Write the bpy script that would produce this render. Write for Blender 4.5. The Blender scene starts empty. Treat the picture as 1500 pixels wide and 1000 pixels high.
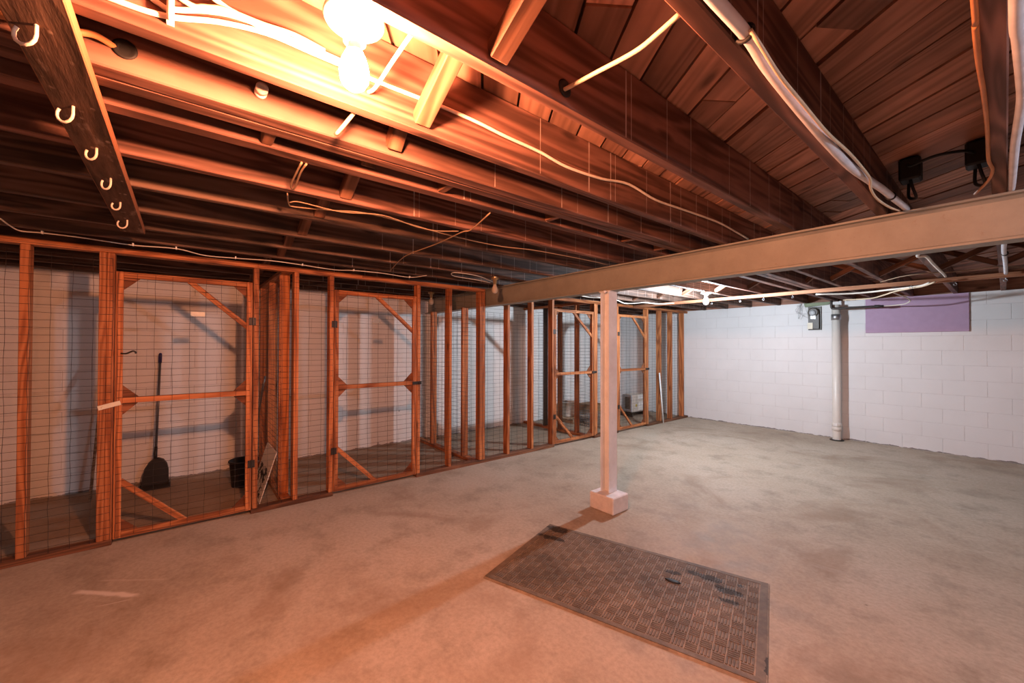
import bpy, bmesh, math, random
from mathutils import Vector, Matrix
random.seed(7)
S = bpy.context.scene
COL = S.collection

# ------------------------------------------------------------------ camera, world, exposure
YAW, PITCH, ROLL, FPX, CAMH = 0.886283, 0.0106726, 0.0023733, 590.2, 1.45
f = Vector((-math.sin(YAW) * math.cos(PITCH), math.cos(YAW) * math.cos(PITCH), math.sin(PITCH)))
r0 = Vector((math.cos(YAW), math.sin(YAW), 0)); u0 = r0.cross(f)
r = r0 * math.cos(ROLL) + u0 * math.sin(ROLL); u = -r0 * math.sin(ROLL) + u0 * math.cos(ROLL)
cam = bpy.data.cameras.new('camera'); co = bpy.data.objects.new('camera', cam); COL.objects.link(co)
M = Matrix.Identity(4)
for i in range(3):
    M[i][0], M[i][1], M[i][2] = r[i], u[i], -f[i]
M[2][3] = CAMH
co.matrix_world = M
cam.sensor_width = 36; cam.sensor_fit = 'HORIZONTAL'; cam.lens = 36 * FPX / 1500; cam.clip_start = .02
S.camera = co
w = bpy.data.worlds.new('world'); S.world = w; w.use_nodes = True
w.node_tree.nodes['Background'].inputs[0].default_value = (.5, .48, .5, 1)
w.node_tree.nodes['Background'].inputs[1].default_value = 0.0
S.view_settings.view_transform = 'Standard'; S.view_settings.look = 'None'
S.view_settings.exposure = 0.0; S.view_settings.gamma = 1.0; S.view_settings.use_curve_mapping = False
# the two burning bulbs, then an added fill bulb out of view (their glass emits; see the lamp builder)
WARM = ((1.0, 0.35, 0.16), 4800)
COOL = ((0.88, 0.985, 1.11), 3850)
SIDE_FILL = ((0.90, 0.96, 1.12), 1400)

# ------------------------------------------------------------------ materials
MATS = {}
class NT:
    def __init__(s, name, rough=.6, spec=.3):
        s.m = bpy.data.materials.new(name); s.m.use_nodes = True
        s.t = s.m.node_tree; s.b = s.t.nodes['Principled BSDF']
        s.b.inputs['Roughness'].default_value = rough
        s.b.inputs['Specular IOR Level'].default_value = spec
        MATS[name] = s.m
    def n(s, typ, **kw):
        nd = s.t.nodes.new(typ)
        for k, v in kw.items():
            if k.startswith('_'): setattr(nd, k[1:], v)
            else: nd.inputs[k].default_value = v
        return nd
    def l(s, a, b): s.t.links.new(a, b)
    def math(s, op, a, b=None, clamp=False):
        nd = s.n('ShaderNodeMath', _operation=op, _use_clamp=clamp)
        for i, x in enumerate((a, b)):
            if x is None: continue
            if isinstance(x, (int, float)): nd.inputs[i].default_value = x
            else: s.l(x, nd.inputs[i])
        return nd.outputs[0]
    def ramp(s, fac, stops):
        nd = s.n('ShaderNodeValToRGB'); e = nd.color_ramp.elements
        while len(e) < len(stops): e.new(.5)
        for x, (p, c) in zip(e, stops):
            x.position = p; x.color = (*c, 1) if len(c) == 3 else c
        s.l(fac, nd.inputs[0]); return nd.outputs[0]
    def mix(s, fac, a, b, mode='MIX'):
        nd = s.n('ShaderNodeMix', _data_type='RGBA', _blend_type=mode)
        for i, x in ((0, fac), (6, a), (7, b)):
            if isinstance(x, (int, float)): nd.inputs[i].default_value = x
            elif isinstance(x, tuple): nd.inputs[i].default_value = (*x, 1)
            else: s.l(x, nd.inputs[i])
        return nd.outputs[2]
    def noise(s, vec, scale, detail=4, rough=.55, dist=0):
        nd = s.n('ShaderNodeTexNoise', Scale=scale, Detail=detail, Roughness=rough, Distortion=dist)
        if vec is not None: s.l(vec, nd.inputs['Vector'])
        return nd.outputs[0]
    def objco(s, rnd=True, scale=(1, 1, 1)):
        tc = s.n('ShaderNodeTexCoord'); v = tc.outputs['Object']
        if rnd:
            oi = s.n('ShaderNodeObjectInfo')
            o = s.math('MULTIPLY', oi.outputs['Random'], 71.3)
            ad = s.n('ShaderNodeVectorMath', _operation='ADD'); s.l(v, ad.inputs[0]); s.l(o, ad.inputs[1]); v = ad.outputs[0]
        mp = s.n('ShaderNodeMapping'); mp.inputs['Scale'].default_value = scale; s.l(v, mp.inputs['Vector'])
        return mp.outputs[0]
    def bump(s, h, strength=.2, dist=.01):
        b = s.n('ShaderNodeBump', Strength=strength, Distance=dist); s.l(h, b.inputs['Height']); s.l(b.outputs[0], s.b.inputs['Normal'])
    def col(s, c): s.l(c, s.b.inputs['Base Color'])

def flat(name, c, rough=.55, spec=.3, metal=0, var=.12, bump=0):
    s = NT(name, rough, spec); s.b.inputs['Metallic'].default_value = metal
    n = s.noise(s.objco(True), 14, 5)
    s.col(s.ramp(n, [(.3, tuple(x * (1 - var) for x in c)), (.7, tuple(min(1, x * (1 + var)) for x in c))]))
    if bump: s.bump(s.noise(s.objco(False), 60, 3), bump)
    return s.m

def wood(name, axis, dark, mid, light, drips=False, age=.5, rough=.62, var=.4, con=.2):
    s = NT(name, rough, .25)
    sc = [16, 16, 16]; sc[axis] = .9
    v = s.objco(True, tuple(sc))
    g = s.noise(v, 1.0, 7, .6, .6)
    sc2 = [5, 5, 5]; sc2[axis] = .35
    v2 = s.objco(True, tuple(sc2))
    big = s.noise(v2, 1.0, 3, .5, .4)
    rings = s.math('SINE', s.math('MULTIPLY', big, 70))
    rings = s.math('MULTIPLY', s.math('ADD', rings, 1), .5)
    mixv = s.math('ADD', s.math('MULTIPLY', g, .66), s.math('MULTIPLY', rings, .34))
    c = s.ramp(mixv, [(.5 - con, dark), (.5, mid), (.5 + con, light)])
    # knots
    scn = [7, 7, 7]; scn[axis] = 2.2
    vo = s.n('ShaderNodeTexVoronoi', Scale=1.0); s.l(s.objco(True, tuple(scn)), vo.inputs['Vector'])
    k = s.ramp(vo.outputs['Distance'], [(.06, (1, 1, 1)), (.16, (0, 0, 0))])
    c = s.mix(s.math('MULTIPLY', k, .75), c, tuple(x * .35 for x in dark))
    # soot and dirt in wide soft patches
    d = s.noise(s.objco(True, (1.3, 1.3, 1.3)), 1.6, 4)
    c = s.mix(s.math('MULTIPLY', s.ramp(d, [(.5, (0, 0, 0)), (.72, (1, 1, 1))]), age), c, tuple(x * .42 for x in dark))
    oi = s.n('ShaderNodeObjectInfo')
    hv = s.n('ShaderNodeHueSaturation'); s.l(c, hv.inputs['Color'])
    s.l(s.math('ADD', s.math('MULTIPLY', oi.outputs['Random'], var), 1.0 - var / 2), hv.inputs['Value']); c = hv.outputs[0]
    if drips:   # pale runs down the joist sides below the board seams
        tc = s.n('ShaderNodeTexCoord'); sp = s.n('ShaderNodeSeparateXYZ'); s.l(tc.outputs['Object'], sp.inputs[0])
        wv = s.n('ShaderNodeTexVoronoi', Scale=1.0); wv.voronoi_dimensions = '1D'
        wob = s.math('MULTIPLY', s.noise(tc.outputs['Object'], 5, 2), .03)
        s.l(s.math('ADD', s.math('ADD', s.math('MULTIPLY', sp.outputs[1], 5.6), s.math('MULTIPLY', oi.outputs['Random'], 37)), wob), wv.inputs['W'])
        sr = s.n('ShaderNodeSeparateColor'); s.l(wv.outputs['Color'], sr.inputs[0])
        wid = s.math('MULTIPLY', s.math('POWER', sr.outputs[0], 6), .03)
        line = s.math('LESS_THAN', wv.outputs['Distance'], s.math('ADD', wid, .011))
        keep = s.math('MULTIPLY', s.math('GREATER_THAN', sr.outputs[1], .2), s.math('GREATER_THAN', sp.outputs[1], -1.9))
        ge = s.n('ShaderNodeNewGeometry'); sn = s.n('ShaderNodeSeparateXYZ'); s.l(ge.outputs['Normal'], sn.inputs[0])
        side = s.math('LESS_THAN', s.math('ABSOLUTE', sn.outputs[2]), .5)
        m = s.math('MULTIPLY', s.math('MULTIPLY', line, keep), side)
        m = s.math('MULTIPLY', m, s.ramp(s.noise(tc.outputs['Object'], 9, 3), [(.3, (.25, .25, .25)), (.65, (.8, .8, .8))]))
        c = s.mix(m, c, (.56, .46, .42))
    s.col(c); s.bump(mixv, .25, .004)
    return s.m

JD, JM, JL = (.078, .036, .026), (.155, .072, .053), (.235, .115, .086)
wood('joist_wood', 1, JD, JM, JL, True, .55)
wood('joist_wood_dark', 1, (.055, .034, .026), (.115, .068, .050), (.18, .108, .08), True, .6)  # darker, greyer variant used on the left-hand joists
wood('board_wood', 0, (.20, .098, .066), (.40, .20, .135), (.55, .29, .20), False, .5, .62, .9, .42)
wood('strut_wood', 0, (.10, .045, .026), (.19, .085, .05), (.27, .13, .08), False, .4)
CD, CM, CL = (.25, .078, .028), (.42, .142, .05), (.55, .21, .08)
wood('stud_z', 2, CD, CM, CL, False, .18)
wood('stud_y', 1, CD, CM, CL, False, .18)
wood('stud_x', 0, CD, CM, CL, False, .18)
wood('sill_y', 1, (.10, .042, .022), (.17, .072, .036), (.24, .10, .05), False, .5)
wood('gusset_wood', 1, (.16, .055, .024), (.24, .085, .038), (.31, .12, .055), False, .3)
wood('strip_wood', 0, (.24, .10, .05), (.34, .15, .08), (.42, .20, .11), False, .2)
wood('crate_wood', 0, (.2, .13, .08), (.33, .22, .14), (.45, .32, .2), False, .4)

def old_board():
    s = NT('hook_board_wood', .75, .2)
    v = s.objco(False, (1, 8, 8)); g = s.noise(v, 3, 6, .65)
    c = s.ramp(g, [(.35, (.05, .03, .021)), (.6, (.13, .075, .052)), (.8, (.21, .125, .09))])
    vo = s.n('ShaderNodeTexVoronoi', Scale=34.0, Randomness=1.0); s.l(s.objco(False, (.55, 1, 1)), vo.inputs['Vector'])
    sp = s.math('MULTIPLY', s.ramp(vo.outputs['Distance'], [(.16, (1, 1, 1)), (.24, (0, 0, 0))]), s.ramp(s.noise(s.objco(False), 11, 3), [(.48, (0, 0, 0)), (.6, (1, 1, 1))]))
    c = s.mix(s.math('MULTIPLY', sp, .75), c, (.40, .29, .22))
    pz = s.ramp(s.noise(s.objco(False, (1, 3, 3)), 4.2, 5), [(.6, (0, 0, 0)), (.68, (1, 1, 1))])
    c = s.mix(s.math('MULTIPLY', pz, .6), c, (.40, .29, .23))
    ge = s.n('ShaderNodeNewGeometry'); sn = s.n('ShaderNodeSeparateXYZ'); s.l(ge.outputs['Normal'], sn.inputs[0])
    side = s.math('GREATER_THAN', s.math('ABSOLUTE', sn.outputs[1]), .5)
    c = s.mix(side, c, (.30, .13, .07))
    s.col(c); s.bump(g, .5, .006)
old_board()

def concrete():
    s = NT('floor_concrete', .7, .28)
    tc = s.n('ShaderNodeTexCoord'); P = tc.outputs['Object']
    n1 = s.noise(P, .55, 6, .6, .3); n2 = s.noise(P, 3.2, 7, .65); n3 = s.noise(P, 38, 4, .7)
    c = s.ramp(n1, [(.3, (.38, .305, .228)), (.5, (.495, .415, .325)), (.72, (.58, .505, .415))])
    c = s.mix(.7, c, s.ramp(n2, [(.3, (.58, .55, .51)), (.5, (1, 1, 1)), (.75, (1.0, 1.0, 1.0))]), 'MULTIPLY')
    c = s.mix(.6, c, s.ramp(n3, [(.3, (.66, .63, .6)), (.62, (1, 1, 1))]), 'MULTIPLY')
    # brown damp patches
    d = s.noise(P, .9, 5, .6, 1.0)
    c = s.mix(s.math('MULTIPLY', s.ramp(d, [(.54, (0, 0, 0)), (.66, (1, 1, 1))]), .42), c, (.27, .175, .11))
    # pale scuffs
    mp = s.n('ShaderNodeMapping'); mp.inputs['Rotation'].default_value = (0, 0, math.radians(20)); mp.inputs['Scale'].default_value = (.9, 1.7, 1); s.l(P, mp.inputs['Vector'])
    q = s.noise(mp.outputs[0], 1.7, 6, .6, 1.6)
    c = s.mix(s.math('MULTIPLY', s.ramp(q, [(.58, (0, 0, 0)), (.74, (1, 1, 1))]), .26), c, (.58, .51, .43))
    # dark specks
    vo = s.n('ShaderNodeTexVoronoi', Scale=3.1); s.l(P, vo.inputs['Vector'])
    c = s.mix(s.math('MULTIPLY', s.ramp(vo.outputs['Distance'], [(.012, (1, 1, 1)), (.028, (0, 0, 0))]), .6), c, (.12, .08, .055))
    # unswept dirt on the floor of the cages
    spx = s.n('ShaderNodeSeparateXYZ'); s.l(P, spx.inputs[0])
    edge = s.math('ADD', spx.outputs[0], s.math('MULTIPLY', s.math('SUBTRACT', n2, .5), .1))
    inside = s.math('LESS_THAN', edge, -4.17)
    grime = s.ramp(s.noise(P, 2.1, 6, .65, .6), [(.3, (.35, .35, .35)), (.65, (.8, .8, .8))])
    c = s.mix(s.math('MULTIPLY', inside, grime), c, (.25, .175, .115))
    # one white paint stroke near the cage, broad and thin leg
    def stroke(x0, y0, x1, y1, wd, amt, c):
        L = math.hypot(x1 - x0, y1 - y0); a = math.atan2(y1 - y0, x1 - x0)
        m = s.n('ShaderNodeMapping'); m.vector_type = 'TEXTURE'
        m.inputs['Location'].default_value = ((x0 + x1) / 2, (y0 + y1) / 2, 0); m.inputs['Rotation'].default_value = (0, 0, a)
        s.l(P, m.inputs['Vector'])
        sp = s.n('ShaderNodeSeparateXYZ'); s.l(m.outputs[0], sp.inputs[0])
        wob = s.math('MULTIPLY', s.math('SUBTRACT', s.noise(P, 12, 3), .5), wd * 1.4)
        ay = s.math('ABSOLUTE', s.math('ADD', sp.outputs[1], wob)); ax = s.math('ABSOLUTE', sp.outputs[0])
        my = s.n('ShaderNodeMapRange'); my.inputs[1].default_value = wd; my.inputs[2].default_value = wd * .35; s.l(ay, my.inputs[0])
        mx = s.n('ShaderNodeMapRange'); mx.inputs[1].default_value = L / 2; mx.inputs[2].default_value = L / 2 - .05; s.l(ax, mx.inputs[0])
        msk = s.math('MULTIPLY', s.math('MULTIPLY', my.outputs[0], mx.outputs[0]), amt)
        return s.mix(msk, c, (.72, .64, .56))
    c = stroke(-3.478, -.489, -3.178, -.181, .026, .9, c)
    c = stroke(-3.20, -.38, -3.16, -.20, .006, .5, c)
    c = stroke(-3.55, -.405, -3.28, -.047, .012, .22, c)
    s.col(c)
    s.l(s.ramp(n2, [(.3, (.55, .55, .55)), (.7, (.8, .8, .8))]), s.b.inputs['Roughness'])
    h = s.math('ADD', s.math('MULTIPLY', n3, .4), n2); s.bump(h, .12, .006)
concrete()

def wall_paint(name, c0, stain):
    s = NT(name, .6, .3)
    tc = s.n('ShaderNodeTexCoord'); ge = s.n('ShaderNodeNewGeometry'); P = ge.outputs['Position']
    n = s.noise(P, 1.5, 5, .6); n2 = s.noise(P, 45, 4, .65)
    c = s.ramp(n, [(.3, tuple(x * .93 for x in c0)), (.65, c0)])
    d = s.noise(P, 2.3, 6, .7, .8)
    c = s.mix(s.math('MULTIPLY', s.ramp(d, [(.63, (0, 0, 0)), (.75, (1, 1, 1))]), stain), c, (.52, .43, .34))
    vo = s.n('ShaderNodeTexVoronoi', Scale=1.7); s.l(P, vo.inputs['Vector'])
    c = s.mix(s.math('MULTIPLY', s.ramp(vo.outputs['Distance'], [(.018, (1, 1, 1)), (.03, (0, 0, 0))]), .55), c, (.16, .13, .12))
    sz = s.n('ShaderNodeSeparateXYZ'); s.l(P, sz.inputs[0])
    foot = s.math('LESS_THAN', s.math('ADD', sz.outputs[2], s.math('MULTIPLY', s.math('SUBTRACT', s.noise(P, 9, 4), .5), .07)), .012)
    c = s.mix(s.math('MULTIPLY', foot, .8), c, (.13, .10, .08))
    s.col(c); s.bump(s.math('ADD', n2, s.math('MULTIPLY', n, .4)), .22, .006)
wall_paint('wall_white', (.77, .77, .77), .10)
flat('block_grey', (.26, .25, .24), .8)
wall_paint('wall_white_stained', (.86, .85, .83), .22)
flat('mortar', (.66, .65, .65), .75)

def metal_paint(name, c, rust):
    s = NT(name, .5, .35)
    n = s.noise(s.objco(False), 6, 6, .65); n2 = s.noise(s.objco(False, (1, 3, 1)), 40, 4, .7)
    c1 = s.ramp(n, [(.3, tuple(x * .86 for x in c)), (.7, tuple(min(1, x * 1.08) for x in c))])
    c1 = s.mix(s.math('MULTIPLY', s.ramp(n2, [(.62, (0, 0, 0)), (.72, (1, 1, 1))]), rust), c1, (.20, .09, .05))
    s.col(c1); s.bump(n2, .1, .003)
metal_paint('beam_paint', (.30, .295, .25), .3)
metal_paint('column_paint', (.80, .86, .93), .05)

def rubber(name, k):
    s = NT(name, .68, .35)
    P = s.objco(False); n = s.noise(P, 3.2, 6, .65, .5); n2 = s.noise(P, 30, 5, .7)
    c = s.ramp(n, [(.3, tuple(x * k for x in (.20, .158, .12))), (.5, tuple(x * k for x in (.33, .26, .195))), (.7, tuple(x * k for x in (.45, .36, .27)))])
    c = s.mix(.6, c, s.ramp(n2, [(.3, (.45, .42, .4)), (.65, (1.0, 1.0, 1.0))]), 'MULTIPLY')
    # black worn-in blotches where the surface has come off
    wob = s.math('MULTIPLY', s.math('SUBTRACT', s.noise(P, 9, 5, .65), .5), 3.4)
    tot = None
    for wx, wy, ra, rb in ((-2.24, 2.29, .10, .05), (-2.17, 2.15, .10, .03), (-1.18, 2.55, .16, .03), (-1.03, 2.50, .10, .035), (-.98, 2.40, .06, .03), (-1.36, 2.42, .05, .025), (-.80, 2.62, .10, .02), (-.68, 2.06, .02, .10)):
        d = Vector((wx + 1.497, wy - 2.122)); ca, sa = math.cos(math.radians(17.8)), math.sin(math.radians(17.8))
        lx, ly = d.x * ca + d.y * sa, -d.x * sa + d.y * ca
        mp = s.n('ShaderNodeMapping'); mp.vector_type = 'TEXTURE'; mp.inputs['Location'].default_value = (lx, ly, 0); mp.inputs['Scale'].default_value = (ra, rb, 1); s.l(P, mp.inputs['Vector'])
        sp = s.n('ShaderNodeSeparateXYZ'); s.l(mp.outputs[0], sp.inputs[0])
        q = s.math('SQRT', s.math('ADD', s.math('POWER', sp.outputs[0], 2), s.math('POWER', sp.outputs[1], 2)))
        mk = s.math('LESS_THAN', s.math('ADD', q, wob), .85)
        tot = mk if tot is None else s.math('MAXIMUM', tot, mk)
    c = s.mix(s.math('MULTIPLY', tot, .85), c, (.03, .026, .023))
    s.col(c); s.bump(n2, .25, .003)
rubber('mat_rubber', 1.05); rubber('mat_rib', .58)
flat('wire_steel', (.045, .035, .03), .55, .35, .2)
flat('iron_dark', (.045, .038, .034), .5, .45, .5)
flat('brass', (.42, .30, .16), .35, .5, .9)
flat('galvanised', (.34, .34, .35), .4, .5, .85)
flat('cable_white', (.74, .68, .60), .5, .35)
flat('cable_cream', (.62, .49, .34), .5, .35)
flat('cable_tan', (.30, .20, .125), .6, .3)
flat('cable_orange', (.50, .22, .09), .5, .35)
flat('conduit_grey', (.62, .62, .66), .45, .4)
flat('black_rubber', (.015, .015, .016), .6, .35)
flat('porcelain', (.82, .79, .74), .25, .5)
flat('hook_white', (.74, .62, .50), .4, .4)
flat('pvc_white', (.72, .68, .62), .35, .45, 0, .03)
flat('pvc_bright', (.86, .86, .84), .35, .45)
flat('foam_purple', (.47, .32, .46), .6, .25, 0, .04)
flat('footing_white', (.74, .72, .73), .8, .2, 0, .1, .35)
flat('plate_cream', (.78, .72, .58), .5)
flat('plate_grey', (.30, .28, .25), .5)
flat('dustpan_black', (.022, .021, .021), .42, .45)
flat('handle_grey', (.16, .17, .19), .4, .5, .6)
flat('grip_blue', (.02, .02, .11), .45, .4)
flat('ac_blue_grey', (.45, .50, .56), .5)
flat('ac_beige', (.60, .55, .48), .5)
flat('paper_white', (.80, .79, .76), .6)
flat('label_yellow', (.55, .42, .08), .6)
flat('cardboard', (.33, .22, .13), .75)
flat('bucket_white', (.66, .62, .56), .45)
flat('meter_brown', (.055, .042, .03), .45, .45)
flat('glass_grey', (.42, .44, .46), .12, .6)
flat('bulb_clear', (.55, .48, .38), .08, .8)
flat('foam_green', (.25, .30, .20), .7)

def sign_mat():
    s = NT('sign_print', .55, .3)
    P = s.objco(False)
    sp = s.n('ShaderNodeSeparateXYZ'); s.l(P, sp.inputs[0])
    n = s.noise(P, 16, 3, .5, .9)
    ink = s.ramp(n, [(.47, (0, 0, 0)), (.5, (1, 1, 1))])
    ax = s.math('LESS_THAN', s.math('ABSOLUTE', s.math('ADD', sp.outputs[0], .02)), .2)
    az = s.math('LESS_THAN', s.math('ABSOLUTE', s.math('ADD', sp.outputs[2], .08)), .13)
    c = s.mix(s.math('MULTIPLY', s.math('MULTIPLY', ax, az), ink), (.72, .68, .62), (.02, .02, .022))
    s.col(c)
sign_mat()
def emit(name, c, st):
    m = bpy.data.materials.new(name); m.use_nodes = True; t = m.node_tree; t.nodes.clear()
    e = t.nodes.new('ShaderNodeEmission'); o = t.nodes.new('ShaderNodeOutputMaterial')
    e.inputs[0].default_value = (*c, 1); e.inputs[1].default_value = st; t.links.new(e.outputs[0], o.inputs[0]); MATS[name] = m
emit('bulb_warm', *WARM); emit('bulb_cool', *COOL); emit('bulb_side_fill', *SIDE_FILL)

# ------------------------------------------------------------------ builders
WL = {}                                        # world location of every object built
class MB:
    def __init__(s): s.v = []; s.f = []; s.sm = []
    def add(s, vs, fs, smooth=False):
        o = len(s.v); s.v += [tuple(v) for v in vs]
        for q in fs: s.f.append(tuple(i + o for i in q)); s.sm.append(smooth)
    def box(s, x0, x1, y0, y1, z0, z1):
        s.add([(x0, y0, z0), (x1, y0, z0), (x1, y1, z0), (x0, y1, z0), (x0, y0, z1), (x1, y0, z1), (x1, y1, z1), (x0, y1, z1)],
              [(0, 3, 2, 1), (4, 5, 6, 7), (0, 1, 5, 4), (1, 2, 6, 5), (2, 3, 7, 6), (3, 0, 4, 7)])
    def prism(s, poly, axis, a0, a1):
        # poly: 2D points in the two other axes (cyclic order), extruded along axis from a0 to a1
        n = len(poly); vs = []
        for a in (a0, a1):
            for p in poly:
                q = [p[0], p[1]]; q.insert(axis, a); vs.append(tuple(q))
        s.add(vs, [tuple(range(n))[::-1], tuple(range(n, 2 * n))] + [(i, (i + 1) % n, n + (i + 1) % n, n + i) for i in range(n)])
    def lathe(s, prof, c=(0, 0, 0), n=24, axis=2, smooth=True):
        vs = []
        for rr, h in prof:
            for k in range(n):
                a = 2 * math.pi * k / n
                p = [rr * math.cos(a), rr * math.sin(a)]; p.insert(axis, h); vs.append((p[0] + c[0], p[1] + c[1], p[2] + c[2]))
        fs = []
        for i in range(len(prof) - 1):
            for k in range(n):
                fs.append((i * n + k, i * n + (k + 1) % n, (i + 1) * n + (k + 1) % n, (i + 1) * n + k))
        s.add(vs, fs, smooth)
        s.add(vs[:n], [tuple(range(n))[::-1]]); s.add(vs[-n:], [tuple(range(n))])
    def tube(s, path, rad, n=8, smooth=True):
        P = [Vector(p) for p in path]; vs = []
        up = Vector((0, 0, 1)); prev = None
        for i, p in enumerate(P):
            t = (P[min(i + 1, len(P) - 1)] - P[max(i - 1, 0)]).normalized()
            if prev is None:
                a = up if abs(t.dot(up)) < .9 else Vector((1, 0, 0)); x = t.cross(a).normalized()
            else:
                x = (prev - t * prev.dot(t)).normalized()
            prev = x; y = t.cross(x)
            rr = rad[i] if isinstance(rad, (list, tuple)) else rad
            for k in range(n):
                an = 2 * math.pi * k / n; vs.append(p + (x * math.cos(an) + y * math.sin(an)) * rr)
        fs = []
        for i in range(len(P) - 1):
            for k in range(n): fs.append((i * n + k, i * n + (k + 1) % n, (i + 1) * n + (k + 1) % n, (i + 1) * n + k))
        fs.append(tuple(range(n))[::-1]); fs.append(tuple(range((len(P) - 1) * n, len(P) * n)))
        s.add(vs, fs, smooth)
    def build(s, name, mat, parent=None, loc=(0, 0, 0), bevel=0):
        # vertices are in world space; loc becomes the origin
        me = bpy.data.meshes.new(name)
        L = Vector(loc)
        me.from_pydata([tuple(Vector(v) - L) for v in s.v], [], s.f); me.materials.append(MATS[mat])
        for p, sm in zip(me.polygons, s.sm): p.use_smooth = sm
        bm = bmesh.new(); bm.from_mesh(me); bmesh.ops.recalc_face_normals(bm, faces=bm.faces)
        if bevel: bmesh.ops.bevel(bm, geom=bm.edges[:], offset=bevel, segments=1, affect='EDGES')
        bm.to_mesh(me); bm.free()
        return link(name, me, parent, loc)

def link(name, data, parent=None, loc=(0, 0, 0), rot=None):
    o = bpy.data.objects.new(name, data); COL.objects.link(o)
    L = Vector(loc); WL[o.name] = L
    if parent is not None:
        o.parent = parent; o.location = L - WL[parent.name]
    else: o.location = L
    if rot: o.rotation_euler = rot
    return o
def thing(name, label, cat, loc=(0, 0, 0), group=None):
    o = link(name, None, None, loc); o.empty_display_size = .1
    return tag(o, label, cat, group)
def tag(o, label=None, cat=None, group=None, kind=None):
    if label: o['label'] = label
    if cat: o['category'] = cat
    if group: o['group'] = group
    if kind: o['kind'] = kind
    return o
LUM = {}
def lumber(name, x0, x1, y0, y1, z0, z1, mat, parent=None, bevel=.003):
    sx, sy, sz = x1 - x0, y1 - y0, z1 - z0
    key = (round(sx, 4), round(sy, 4), round(sz, 4), mat, bevel)
    c = ((x0 + x1) / 2, (y0 + y1) / 2, (z0 + z1) / 2)
    if key not in LUM:
        m = MB(); m.box(-sx / 2, sx / 2, -sy / 2, sy / 2, -sz / 2, sz / 2)
        o = m.build(name, mat, None, (0, 0, 0), bevel); LUM[key] = o.data
        bpy.data.objects.remove(o)
    return link(name, LUM[key], parent, c)
def smooth_path(pts, sub=5):
    P = [Vector(p) for p in pts]; out = []
    for i in range(len(P) - 1):
        a, b = P[i], P[i + 1]; p = P[i - 1] if i else a * 2 - b; q = P[i + 2] if i + 2 < len(P) else b * 2 - a
        for k in range(sub):
            t = k / sub
            out.append(.5 * ((2 * a) + (b - p) * t + (2 * p - 5 * a + 4 * b - q) * t * t + (3 * a - p - 3 * b + q) * t ** 3))
    return out + [P[-1]]

# ------------------------------------------------------------------ room shell
XL, XR, YN, YF, ZJ, ZC = -5.75, 2.3, -2.3, 8.03, 2.163, 2.403
m = MB(); m.box(XL - .2, XR + .2, YN - .2, YF + .2, -.12, 0)
tag(m.build('floor', 'floor_concrete'), 'bare worn concrete basement floor with scuffs and stains', 'floor', kind='structure')

def block_wall(name, label, along, fixed, a0, a1, inward, mat):
    # painted block wall: mortar slab with every block a piece of its own, face 4 mm proud
    m = MB(); t = .16 * -inward
    lo, hi = sorted((fixed - .003 * inward, fixed + t))
    if along == 'x': m.box(a0, a1, lo, hi, 0, 2.17)
    else: m.box(lo, hi, a0, a1, 0, 2.17)
    wob = tag(m.build(name, 'mortar'), label, 'wall', kind='structure')
    L, Hh, g = .40, .2, .005; row = 0; z = 0.0
    while z < 2.16:
        z1 = min(z + Hh, 2.17); a = a0 - (L / 2 if row % 2 else 0)
        while a < a1 - .02:
            b0, b1 = max(a, a0), min(a + L, a1)
            if b1 - b0 > .03:
                lo, hi = sorted((fixed, fixed - .02 * inward))
                if along == 'x': lumber('block', b0 + g / 2, b1 - g / 2, lo, hi, z + g / 2, z1 - g / 2, mat, wob, .002)
                else: lumber('block', lo, hi, b0 + g / 2, b1 - g / 2, z + g / 2, z1 - g / 2, mat, wob, .002)
            a += L
        z += Hh; row += 1
    return wob
block_wall('wall_far', 'white painted concrete block wall at the far end', 'x', YF, XL, XR, -1, 'wall_white')
block_wall('wall_left', 'white painted concrete block wall behind the wire cages', 'y', XL, YN, YF, 1, 'wall_white_stained')
m = MB(); m.box(XR, XR + .16, YN, YF, 0, 2.17); tag(m.build('wall_right', 'block_grey'), 'bare grey wall on the right outside the view', 'wall', kind='structure')
m = MB(); m.box(XL, XR, YN - .16, YN, 0, 2.17); tag(m.build('wall_near', 'block_grey'), 'bare grey wall behind the viewpoint', 'wall', kind='structure')
# rim boards standing on the walls around the joists
for i, (x0, x1, y0, y1) in enumerate(((XL - .16, XL - .01, YN, YF), (XL - .16, XR + .16, YF + .02, YF + .16), (XR + .01, XR + .16, YN, YF), (XL - .16, XR + .16, YN - .16, YN - .02))):
    m = MB(); m.box(x0, x1, y0, y1, 2.17, 2.44); tag(m.build('trim_%d' % (i + 1), 'board_wood'), 'dark wooden rim board above the basement wall', 'rim board', kind='structure', group='rim boards on the walls')

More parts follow.
